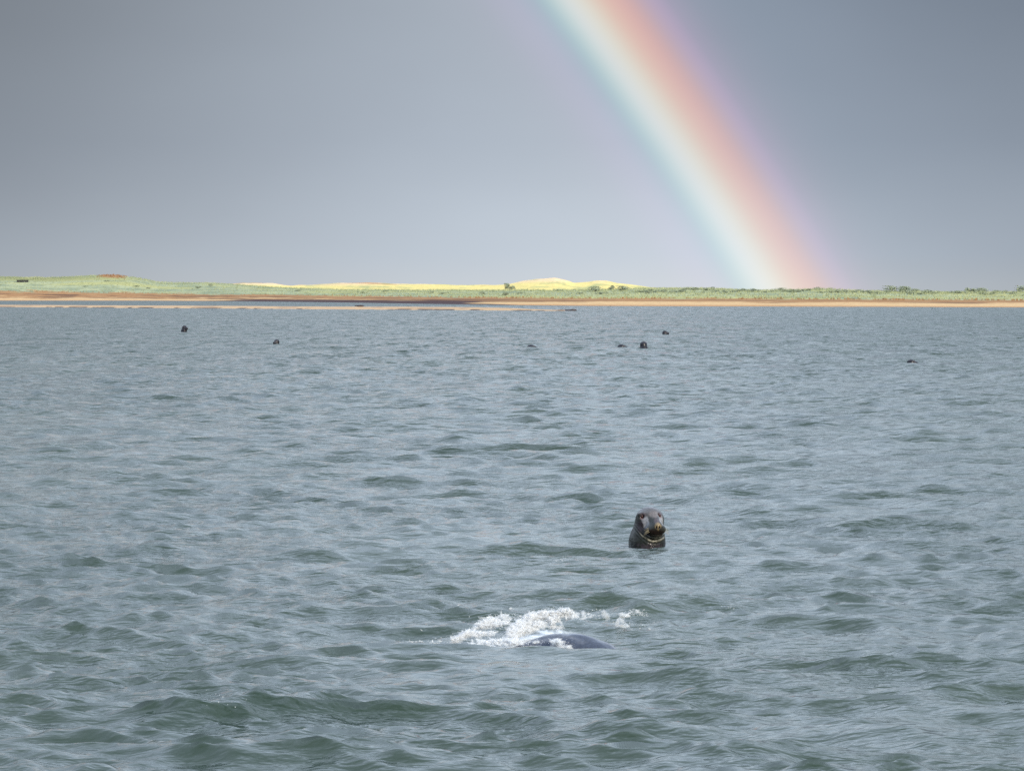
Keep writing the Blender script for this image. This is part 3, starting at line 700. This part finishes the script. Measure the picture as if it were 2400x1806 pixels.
gm, gt, gb, gq = mat_new('marram_grass')
gcol = N(gt, 'ShaderNodeAttribute', attribute_name='tint').outputs['Color']; lk(gt, gcol, gb.inputs['Base Color']); gb.inputs['Roughness'].default_value = 0.9; gb.inputs['Specular IOR Level'].default_value = 0.1
tc_ = np.where(vnoise(gp[:, 0] / 12, to / 6, 102, 3)[:, None] > 0.5, c3(0.26, 0.29, 0.17), c3(0.31, 0.33, 0.19)) * rng.uniform(0.88, 1.12, (nT, 1))
br = (to < 82) | ((np.abs(tpx - 262) < 36) & (to > 132)); tc_[br] = c3(0.27, 0.14, 0.06) * rng.uniform(0.7, 1.2, (br.sum(), 1))
gr = mesh_from('dune_grass', tv, np.arange(len(tv)).reshape(-1, 3), gm, smooth=False)
attr(gr, 'tint', np.concatenate([np.repeat(tc_, NB * 3, 0), np.ones((nT * NB * 3, 1))], -1), 'FLOAT_COLOR')
tag(gr, 'pale green marram grass covering the front dunes', 'grass', kind='stuff')

# shrubs: trunk with limbs and a crown of leaf clumps
leaf_m, l_t, l_b, l_q = mat_new('shrub_leaf')
oi = N(l_t, 'ShaderNodeObjectInfo').outputs['Random']; lp = N(l_t, 'ShaderNodeNewGeometry').outputs['Position']
lk(l_t, l_q.mix(l_q.m('MULTIPLY', l_q.m('ADD', oi, l_q.noise(lp, 2.2, 2, 0.5)), 0.5), (0.18, 0.215, 0.15), (0.27, 0.30, 0.20)), l_b.inputs['Base Color'])  # leaf tones paled to stand in for distance haze
l_b.inputs['Roughness'].default_value = 0.8; l_b.inputs['Specular IOR Level'].default_value = 0.2
bark_m = plain('shrub_bark', (0.09, 0.065, 0.045), 0.9)
def shrub_proto(seed, w, h):
    r = np.random.default_rng(seed)
    root = empty('shrub', (0, 0, 0))
    tb = []
    pts = []; fs = []
    for k_ in range(4):
        a_ = r.uniform(0, 6.28); tp_ = np.array([math.cos(a_) * w * 0.3, math.sin(a_) * w * 0.3, h * 0.75])
        b0 = np.array([0, 0, -0.3]); nrm_ = np.array([-math.sin(a_), math.cos(a_), 0]); 
        base_i = len(pts)
        for (c_, q_) in ((b0, 0.07), (tp_ * [0.4, 0.4, 0.5], 0.045), (tp_, 0.012)):
            for m_ in range(4):
                an = m_ * math.pi / 2; pts.append(np.array(c_) + q_ * (math.cos(an) * nrm_ + math.sin(an) * np.array([0, 0.3, 1.0]) * 0.9))
        for s2 in range(2):
            for m_ in range(4): fs.append((base_i + s2 * 4 + m_, base_i + s2 * 4 + (m_ + 1) % 4, base_i + s2 * 4 + 4 + (m_ + 1) % 4, base_i + s2 * 4 + 4 + m_))
    mesh_from('trunk', pts, fs, bark_m, parent=root)
    nl = 420
    cl = r.normal(size=(9, 3)) * [w * 0.24, w * 0.24, h * 0.16] + [0, 0, h * 0.55]
    c = cl[r.integers(0, 9, nl)] + r.normal(size=(nl, 3)) * [w * 0.11, w * 0.11, h * 0.13]
    c[:, 2] = np.clip(c[:, 2], 0.02, h)
    d1 = r.normal(size=(nl, 3)); d1 /= np.linalg.norm(d1, axis=1)[:, None]; d2 = np.cross(d1, r.normal(size=(nl, 3))); d2 /= np.linalg.norm(d2, axis=1)[:, None]
    sz_ = r.uniform(0.07, 0.16, (nl, 1))
    v = np.stack([c - d1 * sz_, c + d2 * sz_ * 0.6, c + d1 * sz_, c - d2 * sz_ * 0.6], 1)
    mesh_from('crown', v.reshape(-1, 3), np.arange(nl * 4).reshape(-1, 4), leaf_m, smooth=False, parent=root)
    return root
def copy_thing(o):
    c = o.copy(); COL.objects.link(c)
    for ch in o.children:
        d = ch.copy(); COL.objects.link(d); d.parent = c
    return c
protos = [shrub_proto(1, 2.3, 1.3), shrub_proto(2, 1.8, 1.1), shrub_proto(3, 3.2, 1.2), shrub_proto(4, 1.6, 1.6)]
SHR = [(1191, 149, 3, 1.6, 'tall lone grey green bush standing up against the yellow dune in the middle'),
       (1186, 100, 3, 0.9, 'small dark bush directly below the tall lone bush'),
       (465, 112, 1, 1.0, 'lower left of two small dark bushes on the left green dune'),
       (493, 124, 3, 0.8, 'upper right of two small dark bushes on the left green dune'),
       (1395, 140, 2, 1.5, 'wide dark bush below the rounded peach dune'),
       (1308, 146, 1, 0.9, 'small dark bush on the green crest below the highest peach dune'),
       (1435, 150, 3, 1.0, 'small bush poking above the crest right of the peach dune'),
       (1460, 142, 2, 1.3, 'broad bush on the crest left of the rainbow foot'),
       (850, 112, 1, 1.2, None), (905, 130, 1, 1.0, None), (1010, 120, 2, 1.0, None), (1040, 118, 1, 1.1, None), (1130, 112, 3, 1.0, None), (1220, 125, 1, 0.9, None),
       (1360, 118, 1, 1.0, None), (1410, 112, 1, 1.2, None), (1500, 122, 1, 1.1, None), (700, 120, 1, 1.0, None), (1520, 112, 3, 1.2, None),
       (250, 120, 1, 1.0, None), (320, 106, 1, 1.0, None), (348, 100, 3, 0.8, None), (200, 100, 1, 0.8, None)]
xx = 1540
while xx < 2470:
    SHR.append((xx, random.uniform(120, 152), random.choice([0, 1, 2, 2, 3]), random.uniform(0.6, 1.1), None)); xx += random.uniform(7, 20)
SHR += [(2092, 150, 2, 1.5, 'long low dark thicket on the crest right of the rainbow foot'), (2120, 150, 2, 1.4, 'second long low thicket joining the first on its right'), (2275, 151, 1, 1.6, 'dark rounded bush on the crest near the right edge'),
        (2300, 151, 2, 1.3, 'broad dark bush just right of the rounded crest bush'), (2396, 150, 0, 1.7, 'dark bush cut by the right edge of the picture')]
ref_used = [False] * 4
for (px, off, kk, s, lab) in SHR:
    p = ground_z(np.array([float(px)]), np.array([float(off)]))[0]
    if ref_used[kk]: o = copy_thing(protos[kk])
    else: o = protos[kk]; ref_used[kk] = True
    o.location = (p[0], p[1], p[2] - 0.1); o.rotation_euler = (0, 0, random.uniform(0, 6.28)); o.scale = (s, s, s * (0.72 if lab else 0.55))
    if lab: tag(o, lab, 'shrub', 'bushes on the island dunes')
    else:
        w_ = ('on the high green dune at the left' if px < 600 else 'in the green strip below the yellow back dune' if px < 1530 else
              'on the dune crest at the foot of the rainbow' if px < 2000 else 'on the low dune crest near the right edge')
        tag(o, 'low grey green bush ' + w_, 'shrub', 'low bushes ' + w_)

# dark low shelter in the left dunes
def box(name, c, s, mat, parent):
    x, y, z = s[0] / 2, s[1] / 2, s[2] / 2
    v = [(-x, -y, -z), (x, -y, -z), (x, y, -z), (-x, y, -z), (-x, -y, z), (x, -y, z), (x, y, z), (-x, y, z)]
    o = mesh_from(name, v, [(0, 3, 2, 1), (4, 5, 6, 7), (0, 1, 5, 4), (1, 2, 6, 5), (2, 3, 7, 6), (3, 0, 4, 7)], mat, smooth=False, parent=parent); o.location = c; return o
hp = at(53, 664.5, dist_of(704.5) + 118)
hut = empty('shelter', tuple(hp)); tag(hut, 'dark low wooden shelter on posts in the grass at far left', 'shelter')
dkw = plain('tarred_wood', (0.022, 0.022, 0.024), 0.8); gyw = plain('grey_wood', (0.10, 0.11, 0.12), 0.8)
for k_ in range(6): box('plank', (0, -1.0 - 0.01 * (k_ % 2), 0.15 + 0.2 * k_), (3.9, 0.05, 0.19), dkw, hut)
for x_ in (-2.0, -0.7, 0.7, 2.0):
    box('post', (x_, -1.06, 0.25), (0.12, 0.12, 1.9), gyw if x_ == 0.7 else dkw, hut); box('post', (x_, 0.9, 0.25), (0.12, 0.12, 1.9), dkw, hut)
box('side_wall', (-1.95, 0, 0.65), (0.06, 1.9, 1.2), dkw, hut); box('side_wall', (1.95, 0, 0.65), (0.06, 1.9, 1.2), dkw, hut)
box('roof', (0, -0.05, 1.33), (4.4, 2.5, 0.12), dkw, hut)

# seaweed and debris
def clump(name, p, n, ext, lab, cat, colr):
    r = np.random.default_rng(int(p[1])); c = np.array(p) + r.normal(size=(n, 3)) * ext; c[:, 2] = p[2] + np.abs(c[:, 2] - p[2])
    o = blobs(name, c, 0.12 + 0.12 * r.random(n), np.stack([1.5 + r.random(n), np.ones(n), 0.5 + 0.4 * r.random(n)], -1), colr); tag(o, lab, cat); return o
weed_m = plain('dark_seaweed', (0.035, 0.022, 0.022), 0.6)
p = at(1328, 728.6, dist_of(728.6)); clump('seaweed_clump', (p[0], p[1], 0.02), 60, (0.5, 0.4, 0.03), 'dark clump of seaweed at the right tip of the sandbar', 'seaweed', weed_m)
p = at(845, 715.5, dist_of(724) + 55); clump('seaweed_clump', (p[0], p[1], 0.28), 26, (0.22, 0.2, 0.04), 'small brown clump of seaweed on top of the sandbar', 'seaweed', weed_m)
